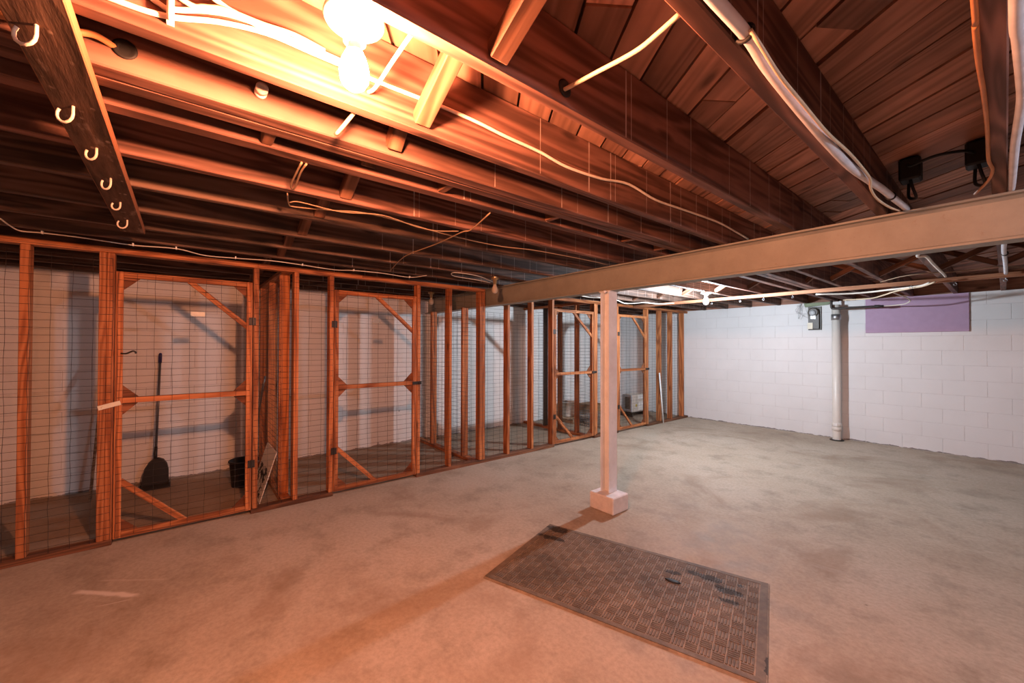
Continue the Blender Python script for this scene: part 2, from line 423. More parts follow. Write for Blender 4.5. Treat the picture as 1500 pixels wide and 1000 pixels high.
# ceiling: slab, diagonal boards, joists, bridging
m = MB(); m.box(XL - .16, XR + .16, YN - .16, YF + .16, 2.428, 2.47)
ceil = tag(m.build('ceiling', 'meter_brown'), 'open wooden joist ceiling under diagonal plank subfloor', 'ceiling', kind='structure')
ANG = math.radians(-35); dv = Vector((math.cos(ANG), math.sin(ANG))); nv = Vector((-dv.y, dv.x))
def clip(poly, k, val, sgn):
    out = []
    for i in range(len(poly)):
        a, b = poly[i], poly[(i + 1) % len(poly)]
        da, db = (a[k] - val) * sgn, (b[k] - val) * sgn
        if da >= 0: out.append(a)
        if da * db < 0:
            t = da / (da - db); out.append(a + (b - a) * t)
    return out
bw = .142; k = -40
while k * bw < 8.2:
    s0 = k * bw; s = -14 - random.random() * 3
    while s < 9:
        ln = random.choice((3.6, 4.2, 4.9)); e = s + ln
        if k * bw > 3 : ln = 6; e = s + ln
        P = [dv * a + nv * b for a, b in ((s + .002, s0 + .002), (e - .002, s0 + .002), (e - .002, s0 + bw - .008), (s + .002, s0 + bw - .008))]
        for q in ((0, XL - .1, 1), (0, XR + .1, -1), (1, YN - .1, 1), (1, YF + .1, -1)):
            if len(P) > 2: P = clip(P, *q)
        if len(P) > 2:
            cx = sum((p for p in P), Vector((0, 0))) / len(P)
            dz = random.uniform(-.004, .006) + .003
            me = bpy.data.meshes.new('board'); n = len(P)
            loc2 = [(dv.dot(p - cx), nv.dot(p - cx)) for p in P]
            me.from_pydata([(a, b, 0) for a, b in loc2] + [(a, b, .022) for a, b in loc2], [],
                           [tuple(range(n))[::-1], tuple(range(n, 2 * n))] + [(i, (i + 1) % n, n + (i + 1) % n, n + i) for i in range(n)])
            me.materials.append(MATS['board_wood'])
            link('board', me, ceil, (cx.x, cx.y, ZC + dz), (0, 0, ANG))
        s = e
    k += 1
JX = [(-5.66, .045), (-5.24, .045), (-4.84, .045), (-4.42, .045), (-3.99, .045), (-3.775, .045), (-3.36, .045), (-2.945, .045), (-2.487, .045), (-2.09, .045),
      (-1.702, .06), (-1.5445, .055), (-1.482, .06), (-1.243, .045), (-.843, .045), (-.42, .046), (-.013, .046), (.40, .045), (.81, .045), (1.22, .045), (1.63, .045), (2.04, .045)]
JX = [j for j in JX if j[0] != -3.99]
for x, wd in JX:
    dz = -.0 if x != -1.482 else 0
    lumber('joist', x - wd / 2, x + wd / 2, YN + .005, YF + .015, ZJ + dz, ZC, 'joist_wood' if x > -2.3 else 'joist_wood_dark', ceil, .004)
def strut(xa, xb, y, flip, wd=.06):
    # diagonal bridging between two joist faces xa < xb
    za, zb = (ZJ + .03, ZC - .025) if not flip else (ZC - .025, ZJ + .03)
    L = math.hypot(xb - xa, zb - za); t = .024
    m = MB(); m.box(-L / 2, L / 2, -wd / 2, wd / 2, -t, t)
    o = m.build('bridging_strut', 'strut_wood', ceil, (0, 0, 0), .003)
    o.location = ((xa + xb) / 2, y, (za + zb) / 2); o.rotation_euler = (0, -math.atan2(zb - za, xb - xa), 0)
for row, both in ((.60, False), (5.55, True)):
    js = sorted(JX)
    for (a, wa), (b, wb) in zip(js, js[1:]):
        if b - a < .1 or b < -4.0 and row > 4: continue
        if row < 1 and b > .5: continue
        strut(a + wa / 2, b - wb / 2, row + random.uniform(-.02, .02), False, .055 if row < 1 else .04)
        if both: strut(a + wa / 2, b - wb / 2, row + .07, True, .04)

for y in (.225, .93, 1.62, 2.35, 2.75):
    lumber('spacer_block', -1.67, -1.574, y - .018, y + .018, 2.168, 2.21, 'strut_wood', ceil)
# ------------------------------------------------------------------ steel beam, column, footing
m = MB(); fl = .011
y0, y1, z0, z1 = 2.928, 3.048, 1.943, 2.1625
m.box(XL + .0, XR, y0, y1, z0, z0 + fl); m.box(XL + .0, XR, y0, y1, z1 - fl, z1); yc = (y0 + y1) / 2
m.box(XL + .0, XR, yc - .004, yc + .004, z0 + fl, z1 - fl)
m.prism([(yc - .004, z0 + fl), (yc - .02, z0 + fl), (yc - .004, z0 + fl + .014)], 0, XL, XR)
m.prism([(yc - .004, z1 - fl), (yc - .004, z1 - fl - .014), (yc - .02, z1 - fl)], 0, XL, XR)
tag(m.build('steel_beam', 'beam_paint', None, (-2, yc, z0)), 'tan painted steel I-beam spanning the room under the joists', 'beam')
cx, cy = -2.2725, 2.985
t = thing('steel_column', 'white painted steel H-section column holding up the tan beam', 'column', (cx, cy, .145))
m = MB(); fw, dp, ft = .058, .047, .009
m.box(cx - dp, cx - dp + ft, cy - fw, cy + fw, .145, 1.935); m.box(cx + dp - ft, cx + dp, cy - fw, cy + fw, .145, 1.935)
m.box(cx - dp + ft, cx + dp - ft, cy - .004, cy + .004, .145, 1.935)
m.build('shaft', 'column_paint', t, (cx, cy, .145), .0)
lumber('cap_plate', cx - .06, cx + .06, cy - .062, cy + .062, 1.935, 1.943, 'column_paint', t, .001)
m = MB(); m.lathe([(.001, 1.925), (.012, 1.926), (.012, 1.945), (.001, 1.946)], (cx + .004, cy - .063, 0), 10)
m.build('weld_tab', 'column_paint', t, (cx, cy, 1.93))
m = MB(); m.box(-2.382, -2.125, 2.85, 3.075, 0, .145)
o = m.build('concrete_footing', 'footing_white', None, (-2.25, 2.96, 0), .008)
tag(o, 'white painted concrete block footing under the steel column', 'footing')

# ------------------------------------------------------------------ wire cages
XF = -4.11; XB = -4.20
def wire_panel(name, parent, plane, fixed, a0, a1, z0, z1, sa=.1016, sz=.0508, rad=.0014):
    m = MB(); na = max(2, int(round((a1 - a0) / sa))); nz = int(round((z1 - z0) / sz))
    rng = random.Random(int(a0 * 1000) + int(fixed * 77))
    ja = [[(rng.uniform(-.0035, .0035), rng.uniform(-.0025, .0025), rng.uniform(-.002, .002)) for _ in range(nz + 1)] for _ in range(na + 1)]
    def pt(i, k):
        a = a0 + (a1 - a0) * i / na; z = z0 + (z1 - z0) * k / nz; j = ja[i][k]
        return (fixed + j[2], a + j[0], z + j[1]) if plane == 'x' else (a + j[0], fixed + j[2], z + j[1])
    for kk in range(nz + 1): m.tube([pt(i, kk) for i in range(na + 1)], rad, 3)
    for i in range(na + 1): m.tube([pt(i, kk) for kk in range(0, nz + 1, 2)], rad, 3)
    c = (fixed, (a0 + a1) / 2, z0) if plane == 'x' else ((a0 + a1) / 2, fixed, z0)
    return tag(m.build(name, 'wire_steel', parent, c), kind='stuff')

cage = thing('cage_partition', 'orange-brown stud partition with welded wire fronting the storage cages', 'partition', (XF, 3.2, 0))
STUDS = [(-1.30, .042), (-.842, .046), (-.472, .04), (-.431, .04), (.47, .04), (.784, .04), (1.09, .04), (2.003, .04), (2.405, .04), (2.842, .04), (2.884, .04),
         (3.28, .04), (3.70, .042), (4.10, .042), (5.032, .042), (5.62, .042), (6.52, .042), (6.955, .044), (7.35, .044), (7.80, .044)]
for y, wd in STUDS:
    if 2.8 < y < 2.9: z1 = 2.1195
    else: z1 = 2.12
    lumber('stud', XB, XF, y, y + wd, .04, z1, 'stud_z', cage)
for a, b in ((-2.2, .5), (.5, 1.4), (1.4, 2.924), (3.052, 5.6), (5.6, 7.99)):
    lumber('top_plate', XB, XF, a, b, 2.1215, 2.162, 'stud_y', cage)
for a, b in ((-2.2, -.39), (.46, 1.13), (2.0, 4.142), (5.03, 5.662), (6.518, 7.99)):
    lumber('sill_plate', XB, XF + .005, a, b, 0, .04, 'sill_y', cage)
FX = XF + .002
for a, b in ((-1.5, -.40), (.475, 1.125), (2.01, 2.92)): wire_panel('wire_mesh', cage, 'x', FX, a, b, .03, 2.13)
for a, b in ((2.925, 4.12), (5.05, 5.64), (6.53, 7.95)): wire_panel('wire_mesh', cage, 'x', XB - .003, a, b, .04, 1.93 if a < 3 else 2.12)
lumber('corner_stud', XB, XB + .05, 5.078, 5.165, .04, 2.12, 'stud_z', cage)

def cage_door(y0, y1, label, hinge_left):
    zb, zt = .035, 1.99; sw = .042; x0, x1 = XF - .034, XF
    t = thing('cage_door', label, 'door', (XF, (y0 + y1) / 2, 0), 'wire doors of the storage cages')
    lumber('stile', x0, x1, y0, y0 + sw, zb, zt, 'stud_z', t); lumber('stile', x0, x1, y1 - sw, y1, zb, zt, 'stud_z', t)
    for nm, za in (('top_rail', zt - .042), ('middle_rail', 1.02), ('bottom_rail', zb)):
        lumber(nm, x0, x1, y0 + sw, y1 - sw, za, za + .042, 'stud_y', t)
    a, b = y0 + sw, y1 - sw
    def brace(p, q):
        (ya, za), (yb, zb2) = p, q; d = Vector((yb - ya, zb2 - za)).normalized(); nn = Vector((-d.y, d.x)) * .02
        m = MB(); L = math.hypot(yb - ya, zb2 - za)
        m.box(-.011, .011, -L / 2, L / 2, -.02, .02)
        o = m.build('brace', 'stud_y', t, (0, 0, 0), .002)
        o.location = Vector((x0 + .012, (ya + yb) / 2, (za + zb2) / 2)) - WL[t.name]; o.rotation_euler = (math.atan2(zb2 - za, yb - ya), 0, 0)
    brace((a + .38, zt - .03), (b + .02, 1.595)); brace((a - .01, .45), (a + .365, zb + .03))
    g = .088; xs0, xs1 = x0 - .009, x0 - .0005
    tris = [((a - .03, zt - .02), (a + g, zt - .042), (a, zt - .042 - g)), ((b + .03, zt - .02), (b - g, zt - .042), (b, zt - .042 - g)),
            ((a - .03, zb + .02), (a + g, zb + .042), (a, zb + .042 + g)), ((b + .03, zb + .02), (b - g, zb + .042), (b, zb + .042 + g))]
    for s, e in ((1, a), (-1, b)):
        tris.append(((e - .02 * s, 1.04), (e + g * s, 1.04 + .021), (e, 1.062 + g))); tris.append(((e - .02 * s, 1.035), (e + g * s, 1.02), (e, 1.02 - g)))
    for tr in tris:
        m = MB(); m.prism(list(tr), 0, xs0, xs1)
        m.build('gusset', 'gusset_wood', t, (xs0, sum(p[0] for p in tr) / 3, sum(p[1] for p in tr) / 3))
    wire_panel('wire_mesh', t, 'x', FX, y0 + .012, y1 - .012, zb + .012, zt - .012)
    hy = y0 if hinge_left else y1
    for hz in (.43, 1.655):
        m = MB(); m.box(FX + .0005, FX + .004, hy - .026, hy + .026, hz - .032, hz + .032); m.lathe([(.005, hz - .034), (.005, hz + .034)], (FX + .004, hy, 0), 8)
        for sy in (-.016, .016):
            for szz in (-.022, .022): m.lathe([(.005, .004), (.004, .0062), (.001, .007)], (FX, hy + sy, hz + szz), 6, 0)
        m.build('hinge', 'iron_dark', t, (FX, hy, hz))
    ly = y1 if hinge_left else y0; s = 1 if hinge_left else -1
    if hinge_left:
        m = MB(); m.box(FX + .0005, FX + .012, ly - .05, ly + .055, 1.022, 1.056); m.lathe([(.010, .0), (.010, .02), (.006, .022)], (FX + .004, ly + .03, 1.039), 10, 0)
        m.build('hasp', 'iron_dark', t, (FX, ly, 1.04))
    else:
        m = MB(); m.box(FX + .0005, FX + .014, -.012 - .06, -.012 + .06, -.016, .016); m.lathe([(.006, 0), (.006, .018), (.003, .02)], (FX, -.05, 0), 10, 0)
        o = m.build('turn_latch', 'plate_cream', t, (FX, 0, 0)); o.location = Vector((FX, ly - .012, 1.015)) - WL[t.name]; o.rotation_euler = (math.radians(15), 0, 0)
    return t
d1 = cage_door(-.386, .462, 'wire-mesh cage door nearest the viewer, with a dustpan showing behind it', False)
cage_door(1.134, 1.995, 'wire-mesh cage door second from the left, hinged left, between dustpan cage and beam', True)
cage_door(4.146, 5.026, 'wire-mesh cage door just left of the white steel column', True)
cage_door(5.665, 6.512, 'wire-mesh cage door just right of the white column, air conditioner behind it', True)
# small iron hook on the first door
m = MB(); m.tube(smooth_path([(FX + .004, -.352, 1.388), (FX + .02, -.325, 1.386), (FX + .028, -.30, 1.398), (FX + .03, -.285, 1.404), (FX + .028, -.274, 1.398), (FX + .026, -.271, 1.386)]), .006, 6)
m.build('hook', 'iron_dark', d1, (FX, -.35, 1.39))
m = MB(); m.box(FX + .002, FX + .006, .045, .135, 1.682, 1.716); tag(m.build('number_plate', 'plate_cream', None, (FX, .09, 1.70)), 'small blank cream plate hung on the nearest cage door wire', 'plate')
m = MB(); m.box(FX + .002, FX + .006, 1.50, 1.585, 1.685, 1.725); tag(m.build('number_plate', 'plate_grey', None, (FX, 1.54, 1.70)), 'small grey plate hung on the second cage door wire', 'plate')

for yd, xs, lab, wired in ((.701, (-4.34, -4.95, -5.53), 'stud and wire divider between the dustpan cage and the next', .697),
                    (2.772, (-4.40, -4.82, -5.23), 'stud and wire divider beneath the dark end of the beam', 2.765),
                    (4.962, (-4.43, -4.815, -5.17), 'stud and wire divider behind the cage door left of the column', 5.055)):
    t = thing('cage_divider', lab, 'partition', (-4.95, yd + .04, 0), 'dividers between the storage cages')
    for x in xs: lumber('stud', x - .038, x, yd, yd + .089, .04, 1.94 if 2 < yd < 3 else 2.12, 'meter_brown' if x == -5.17 else 'stud_z', t)
    if not 2 < yd < 3: lumber('top_plate', -5.74, XB - .006, yd, yd + .089, 2.1215, 2.162, 'stud_x', t)
    lumber('sill_plate', -5.74, XB - .006, yd, yd + .089, 0, .04, 'stud_x', t)
    wire_panel('wire_mesh', t, 'y', wired, -5.72, XB - .01, .05, 1.93 if 2 < yd < 3 else 2.11)

# ------------------------------------------------------------------ lamps
def bulb_prof(zc, r=.032):
    return [(.002, zc - .052), (.014, zc - .0495), (.024, zc - .042), (.031, zc - .03), (r + .001, zc - .012), (.031, zc + .004), (.026, zc + .02), (.019, zc + .036), (.0145, zc + .05), (.0135, zc + .06)]
def lamp(x, y, zb, ztop, label, mat, box):
    t = thing('ceiling_lamp', label, 'lamp', (x, y, ztop))
    zh = zb + .06
    if box:
        m = MB(); m.lathe([(.05, ztop), (.052, ztop - .002), (.052, zh + .062), (.05, zh + .06)], (x, y, 0), 8, smooth=False); m.build('junction_box', 'galvanised', t, (x, y, ztop))
    hz = zh + .06 if box else ztop
    m = MB(); m.lathe([(.03, hz), (.066, hz - .001), (.068, hz - .008), (.064, hz - .016), (.048, hz - .026), (.028, hz - .032), (.0245, hz - .036), (.0245, zh - .002), (.017, zh - .004)], (x, y, 0), 32); m.build('lampholder', 'porcelain', t, (x, y, hz))
    pr = bulb_prof(zb); m = MB(); m.lathe(pr[:8], (x, y, 0), 14); bo = m.build('bulb', mat, t, (x, y, zb))
    m = MB(); m.lathe(pr[7:], (x, y, 0), 14); m.build('bulb_neck', 'porcelain', bo, (x, y, zb))
    return t
lamp(-.95, .302, 2.093, 2.403, 'lit bare bulb glowing orange in a white porcelain holder between joists', 'bulb_warm', True)
lamp(-2.487, 5.32, 2.05, 2.163, 'lit cool white bare bulb beyond the steel beam', 'bulb_cool', False)
lamp(2.04, 2.0, 2.05, 2.163, 'added cool white fill bulb out of view on the right', 'bulb_side_fill', False)  # unseen bulb, added for cool light on the column and floor
for x, y, zt, lab in ((-4.84, 2.56, 2.163, 'unlit clear bulb hanging inside the cage beside the second door'), (-3.36, 2.51, 2.163, 'unlit clear bulb hanging beside the left end of the beam')):
    t = thing('bulb_socket', lab, 'lamp', (x, y, zt))
    m = MB(); m.lathe([(.04, zt), (.04, zt - .02), (.02, zt - .03), (.019, zt - .075), (.015, zt - .077)], (x, y, 0), 12); m.build('socket', 'brass', t, (x, y, zt))
    m = MB(); m.lathe([(p, (h - zt) * .9 + zt) for p, h in bulb_prof(zt - .135)], (x, y, 0), 14); m.build('bulb', 'bulb_clear', t, (x, y, zt - .14))

# ------------------------------------------------------------------ hook board under the joists
t = thing('hook_board', 'dark weathered plank with white hooks nailed under the joists', 'board', (-1.6, -.24, 2.125))
lumber('plank', -3.32, -.2, -.293, -.186, 2.125, 2.163, 'hook_board_wood', t, .003)
for x, y, s in ((-1.29, -.246, 1), (-1.665, -.247, 1.05), (-1.97, -.236, .9), (-2.29, -.233, 1), (-2.645, -.236, .85), (-3.0, -.24, 1.05)):
    P = [(0, 0, .004), (0, .0, -.012)]
    for k in range(9):
        a = math.pi * (1.0 - k / 8 * 1.25) ; P.append((0, .018 + .018 * math.cos(a) , -.018 - .018 * math.sin(a) if True else 0))
    an = 2.457 + random.uniform(-.3, .3); s *= 1.2
    P = [(x + s * (p[0] * math.cos(an) - p[1] * math.sin(an)), y + s * (p[0] * math.sin(an) + p[1] * math.cos(an)), 2.125 + s * p[2]) for p in P]
    m = MB(); m.tube(P, .0038, 7); m.build('hook', 'hook_white', t, (x, y, 2.125))

# ------------------------------------------------------------------ strip under the far joists with eye hooks
t = thing('nailing_strip', 'long wooden strip fixed under the joists near the far wall', 'strip', (-1, 6.1, 2.118))
lumber('strip', -4.10, XR - .01, 6.08, 6.118, 2.116, 2.162, 'strip_wood', t)
for x in (-2.767, -2.372, -2.076, -1.738, -.643, -.321, .004):
    m = MB(); P = [(x, 6.10, 2.118), (x, 6.10, 2.10)] + [(x + .012 * math.sin(a), 6.10, 2.088 + .012 * math.cos(a)) for a in [k * math.pi / 5 for k in range(0, 10)]]
    m.tube(P, .003, 5); m.build('eye_hook', 'galvanised', t, (x, 6.10, 2.11))

# ------------------------------------------------------------------ cables
CABLES = [
 ('white cable stapled along the joist left of the glowing bulb', 'cable_white', .0062, [(-1.212, -2.28, 2.22), (-1.212, -1.0, 2.21), (-1.212, -.3, 2.2), (-1.212, -.124, 2.195), (-1.212, -.035, 2.204), (-1.212, .06, 2.24), (-1.212, .161, 2.262), (-1.212, .259, 2.262), (-1.212, .349, 2.261), (-1.212, .429, 2.258), (-1.212, .561, 2.261), (-1.212, .686, 2.266), (-1.212, .828, 2.264), (-1.212, .955, 2.256), (-1.212, 1.135, 2.251), (-1.212, 1.299, 2.235), (-1.212, 1.535, 2.246), (-1.212, 1.755, 2.276), (-1.212, 2.009, 2.254), (-1.212, 2.306, 2.265), (-1.212, 2.756, 2.28), (-1.212, 3.057, 2.266), (-1.212, 3.262, 2.252)]),
 ('second white cable held by the clip at top left', 'cable_white', .006, [(-1.2, -2.28, 2.33), (-1.2, -1.0, 2.33), (-1.213, -.22, 2.29), (-1.215, -.059, 2.231), (-1.215, -.029, 2.226), (-1.215, .034, 2.255), (-1.213, .095, 2.272), (-1.203, .175, 2.268), (-1.202, .256, 2.268), (-1.203, .346, 2.268)]),
 ('yellowish cable curving above the clipped white cables', 'cable_cream', .006, [(-1.205, -.55, 2.395), (-1.205, -.16, 2.32), (-1.205, -.007, 2.252), (-1.205, .033, 2.258), (-1.198, .073, 2.268), (-1.192, .151, 2.268), (-1.192, .222, 2.276), (-1.2, .3, 2.275)]),
 ('straight white cable coming down to the lamp from the top edge', 'cable_white', .0065, [(-1.203, -.2, 2.395), (-1.203, -.1, 2.36), (-1.203, .054, 2.285), (-1.196, .1, 2.268), (-1.19, .166, 2.256), (-1.19, .238, 2.256), (-1.198, .354, 2.252)]),
 ('short white cable slanting just behind the glowing bulb', 'cable_white', .0055, [(-.866, .431, 2.216), (-.95, .434, 2.225), (-1.05, .435, 2.223), (-1.16, .429, 2.204), (-1.222, .429, 2.219)]),
 ('cut cable stub poking out below the joist under the bulb', 'cable_cream', .006, [(-1.264, .41, 2.18), (-1.33, .394, 2.156), (-1.38, .381, 2.139)]),
 ('cream cable spanning from a joist hole to the next joist', 'cable_cream', .006, [(-.83, .862, 2.208), (-.815, .868, 2.208), (-.72, .88, 2.208), (-.58, .867, 2.184), (-.5, .842, 2.171), (-.445, .835, 2.176)]),
 ('thick pale conduit following the joist down to the beam', 'conduit_grey', .0145, [(-.38, -2.28, 2.19), (-.38, -1.0, 2.185), (-.38, .1, 2.19), (-.378, .5, 2.18), (-.378, .788, 2.172), (-.378, .854, 2.172), (-.376, 1.011, 2.173), (-.376, 1.116, 2.156), (-.376, 1.263, 2.147), (-.376, 1.441, 2.141), (-.376, 1.659, 2.138), (-.376, 1.986, 2.146), (-.366, 2.296, 2.166), (-.352, 2.47, 2.17), (-.34, 2.67, 2.172), (-.328, 2.9, 2.178), (-.328, 2.97, 2.178)]),
 ('thin cream cable looping beside the thick pale conduit', 'cable_cream', .005, [(-.362, .99, 2.168), (-.354, 1.03, 2.145), (-.352, 1.147, 2.125), (-.352, 1.305, 2.124), (-.352, 1.571, 2.125), (-.352, 1.831, 2.146), (-.35, 2.021, 2.149), (-.35, 2.193, 2.144), (-.37, 2.331, 2.145), (-.375, 2.5, 2.14), (-.365, 2.75, 2.152), (-.35, 2.93, 2.169)]),
 ('orange cable running along the bottom of a joist at top right', 'cable_orange', .0055, [(-.03, -2.28, 2.157), (-.035, -.8, 2.157), (-.033, .4, 2.157), (-.036, 1.249, 2.157), (-.038, 1.354, 2.157), (-.038, 1.523, 2.157), (-.034, 1.742, 2.157), (-.033, 2.026, 2.157), (-.036, 2.354, 2.157), (-.028, 2.503, 2.157), (-.045, 2.684, 2.163), (-.088, 2.923, 2.18)]),
 ('pale grey conduit at the upper right edge of the view', 'conduit_grey', .0115, [(.02, -2.28, 2.149), (.022, -.8, 2.149), (.02, .4, 2.149), (.019, 1.298, 2.149), (.024, 1.476, 2.149), (.032, 1.711, 2.149), (.034, 1.855, 2.149), (.026, 2.177, 2.149), (.024, 2.407, 2.15), (.022, 2.9, 2.172), (.018, 2.98, 2.176), (.012, 3.1, 2.172)]),
 ('long white wire stapled above the nearest cage doors', 'cable_white', .004, [(-3.568, -.803, 2.158), (-3.695, -.796, 2.15), (-3.83, -.782, 2.15), (-3.812, -.69, 2.15), (-3.815, -.519, 2.15), (-3.871, -.278, 2.15), (-3.806, -.045, 2.15), (-3.952, .125, 2.15), (-3.917, .321, 2.15), (-3.843, .573, 2.15), (-3.874, .8, 2.15), (-3.927, 1.08, 2.15), (-3.848, 1.228, 2.15), (-3.814, 1.489, 2.15), (-3.862, 1.794, 2.15), (-3.676, 1.891, 2.155)]),
 ('small looped wire dangling between joists left of centre', 'cable_tan', .004, [(-1.721, .35, 2.158), (-1.832, .35, 2.148), (-1.952, .355, 2.14), (-1.976, .373, 2.14), (-1.805, .363, 2.15), (-1.722, .367, 2.158)]),
 ('tan wire running lengthwise under the joists toward the beam', 'cable_tan', .0034, [(-2.112, .37, 2.158), (-2.239, .399, 2.15), (-2.285, .435, 2.155), (-2.229, .601, 2.158), (-2.163, .749, 2.158), (-2.192, 1.017, 2.158), (-2.255, 1.328, 2.158), (-2.27, 1.726, 2.158), (-2.206, 1.994, 2.158), (-2.185, 2.337, 2.158), (-2.18, 2.665, 2.158), (-2.196, 2.869, 2.16)]),
 ('white wire tied next to the long tan wire', 'cable_tan', .003, [(-2.216, .398, 2.15), (-2.202, .443, 2.158), (-2.199, .637, 2.15), (-2.126, .828, 2.154), (-2.191, 1.059, 2.15), (-2.189, 1.193, 2.15), (-2.116, 1.303, 2.152)]),
 ('wire crossing the joists diagonally toward the second cage door', 'cable_tan', .0038, [(-1.736, 1.264, 2.159), (-2.032, 1.338, 2.149), (-2.118, 1.324, 2.149), (-2.498, 1.362, 2.159), (-2.914, 1.352, 2.159), (-3.204, 1.396, 2.159), (-3.667, 1.51, 2.159)]),
 ('hairpin of white wire beside the left end of the beam', 'cable_white', .004, [(-3.60, 2.67, 2.158), (-3.383, 2.312, 2.158), (-3.369, 2.031, 2.158), (-3.539, 2.125, 2.158), (-3.557, 2.431, 2.15), (-3.62, 2.64, 2.15)]),
 ('white cable sagging above the cages beyond the beam', 'cable_white', .008, [(-3.661, 4.023, 2.15), (-3.614, 4.301, 2.12), (-3.528, 4.458, 2.115), (-3.519, 4.784, 2.11), (-3.711, 5.27, 2.11), (-3.609, 5.389, 2.11), (-3.479, 5.463, 2.115), (-3.427, 5.758, 2.11), (-3.30, 5.99, 2.13)]),
 ('thick white cable hung below the far wooden strip', 'cable_white', .011, [(-1.536, 6.283, 2.12), (-1.252, 6.409, 2.11), (-1.029, 6.426, 2.11), (-.865, 6.343, 2.11), (-.677, 6.187, 2.10), (-.56, 6.08, 2.10), (-.496, 6.031, 2.12)]),
 ('cream cable sagging toward the far wall pipe', 'cable_cream', .009, [(-1.50, 7.5, 2.13), (-1.407, 7.2, 2.105), (-1.121, 7.0, 2.084), (-.931, 6.6, 2.078), (-.802, 6.3, 2.08), (-.66, 6.16, 2.088), (-.55, 6.07, 2.092), (-.455, 6.01, 2.12)]),
 ('white cable curling in front of the purple panel', 'cable_white', .007, [(-.888, 6.6, 2.123), (-.829, 6.9, 2.092), (-.789, 7.2, 2.069), (-.792, 7.4, 2.049), (-.855, 7.5, 2.024), (-.968, 7.6, 2.021), (-1.09, 7.75, 2.031)]),
 ('white cable drooping just beyond the beam on the right', 'cable_white', .011, [(-.328, 2.98, 2.178), (-.375, 3.62, 2.185), (-.405, 4.22, 2.155), (-.425, 4.40, 2.15), (-.385, 4.45, 2.15), (-.382, 4.856, 2.15), (-.378, 5.33, 2.152), (-.375, 5.65, 2.155), (-.385, 6.05, 2.17)]),
 ('pale conduit beyond the beam at the right edge', 'conduit_grey', .013, [(.02, 3.12, 2.148), (.014, 3.714, 2.148), (.0, 4.232, 2.148), (-.003, 4.652, 2.148), (.003, 5.274, 2.148), (.006, 6.05, 2.148)]),
 ('thin tan wire crossing the joists far right beyond the beam', 'cable_tan', .004, [(-.862, 5.916, 2.158), (-.663, 5.615, 2.158), (-.488, 5.543, 2.158), (-.357, 5.614, 2.158), (-.207, 5.606, 2.158), (-.084, 5.552, 2.158), (.012, 5.618, 2.158), (.146, 5.827, 2.158)]),
 ('orange cable bending into a dark hole behind the hook board', 'cable_orange', .008, [(-1.4, -2.28, 2.25), (-1.4, -1.2, 2.24), (-1.4, -.6, 2.23), (-1.4, -.34, 2.183), (-1.395, -.32, 2.176), (-1.39, -.276, 2.178), (-1.4, -.206, 2.198), (-1.42, -.175, 2.216), (-1.46, -.142, 2.223)]),
]
cabs = {}
for lab, mat, rad, pts in CABLES:
    m = MB(); m.tube(smooth_path(pts, 5), rad, 8)
    cabs[lab] = tag(m.build('cable', mat, None, pts[0]), lab, 'cable')
# clip on the white cables at top left, straps on the conduit
m = MB(); m.box(-1.22, -1.20, -.036, -.022, 2.19, 2.255); m.tube([(-1.20, -.029, 2.19), (-1.194, -.029, 2.20), (-1.194, -.029, 2.245), (-1.20, -.029, 2.255)], .006, 6)
m.build('clip', 'pvc_bright', cabs[CABLES[0][0]], (-1.21, -.03, 2.22), .0)
for y, z, s in ((1.0, 2.173, 1),):
    m = MB(); m.tube([(-.376 + .018 * math.cos(a), y, z + .018 * math.sin(a)) for a in [k * math.pi / 8 for k in range(17)]], .005, 6); m.build('strap', 'black_rubber', cabs[CABLES[7][0]], (-.376, y, z))
for y, z in ((2.62, 2.171),):
    m = MB(); m.tube([(-.343 + .017 * math.cos(a), y, z + .017 * math.sin(a)) for a in [k * math.pi / 8 for k in range(17)]], .004, 6); m.build('strap', 'black_rubber', cabs[CABLES[7][0]], (-.343, y, z))
for y, z in ((4.232, 2.148),):
    m = MB(); m.tube([(.001 + .0155 * math.cos(a), 4.75, z + .0155 * math.sin(a)) for a in [k * math.pi / 8 for k in range(17)]], .004, 6); m.build('strap', 'black_rubber', cabs[CABLES[22][0]], (0, 4.75, z))
for p in ((-3.812, -.69), (-3.871, -.278), (-3.806, -.045), (-3.917, .321), (-3.874, .8), (-3.848, 1.228), (-3.862, 1.794)):
    m = MB(); m.box(p[0] - .012, p[0] + .012, p[1] - .004, p[1] + .004, 2.144, 2.162); m.build('staple', 'pvc_bright', cabs[CABLES[11][0]], (p[0], p[1], 2.15))
# porcelain knob and drilled holes with cable collars
m = MB(); m.lathe([(.008, 0), (.017, .002), (.017, .016), (.0125, .018), (.0125, .024), (.017, .026), (.017, .042), (.009, .045), (.005, .043)], (-1.4515, .178, 2.225), 16, 0)
tag(m.build('porcelain_knob', 'porcelain', None, (-1.45, .178, 2.225)), 'white porcelain wiring knob on the joist side', 'knob')
for x, y, z, lab in ((-1.4515, -.125, 2.222, 'dark drilled hole where the orange cable enters the joist'), (-.8205, .868, 2.212, 'dark drilled hole where the cream cable leaves the joist')):
    m = MB(); m.lathe([(.012, 0), (.024, .0), (.026, .002), (.020, .003), (.012, .001)], (x, y, z), 18, 0)
    tag(m.build('hole_bushing', 'black_rubber', None, (x, y, z)), lab, 'bushing')

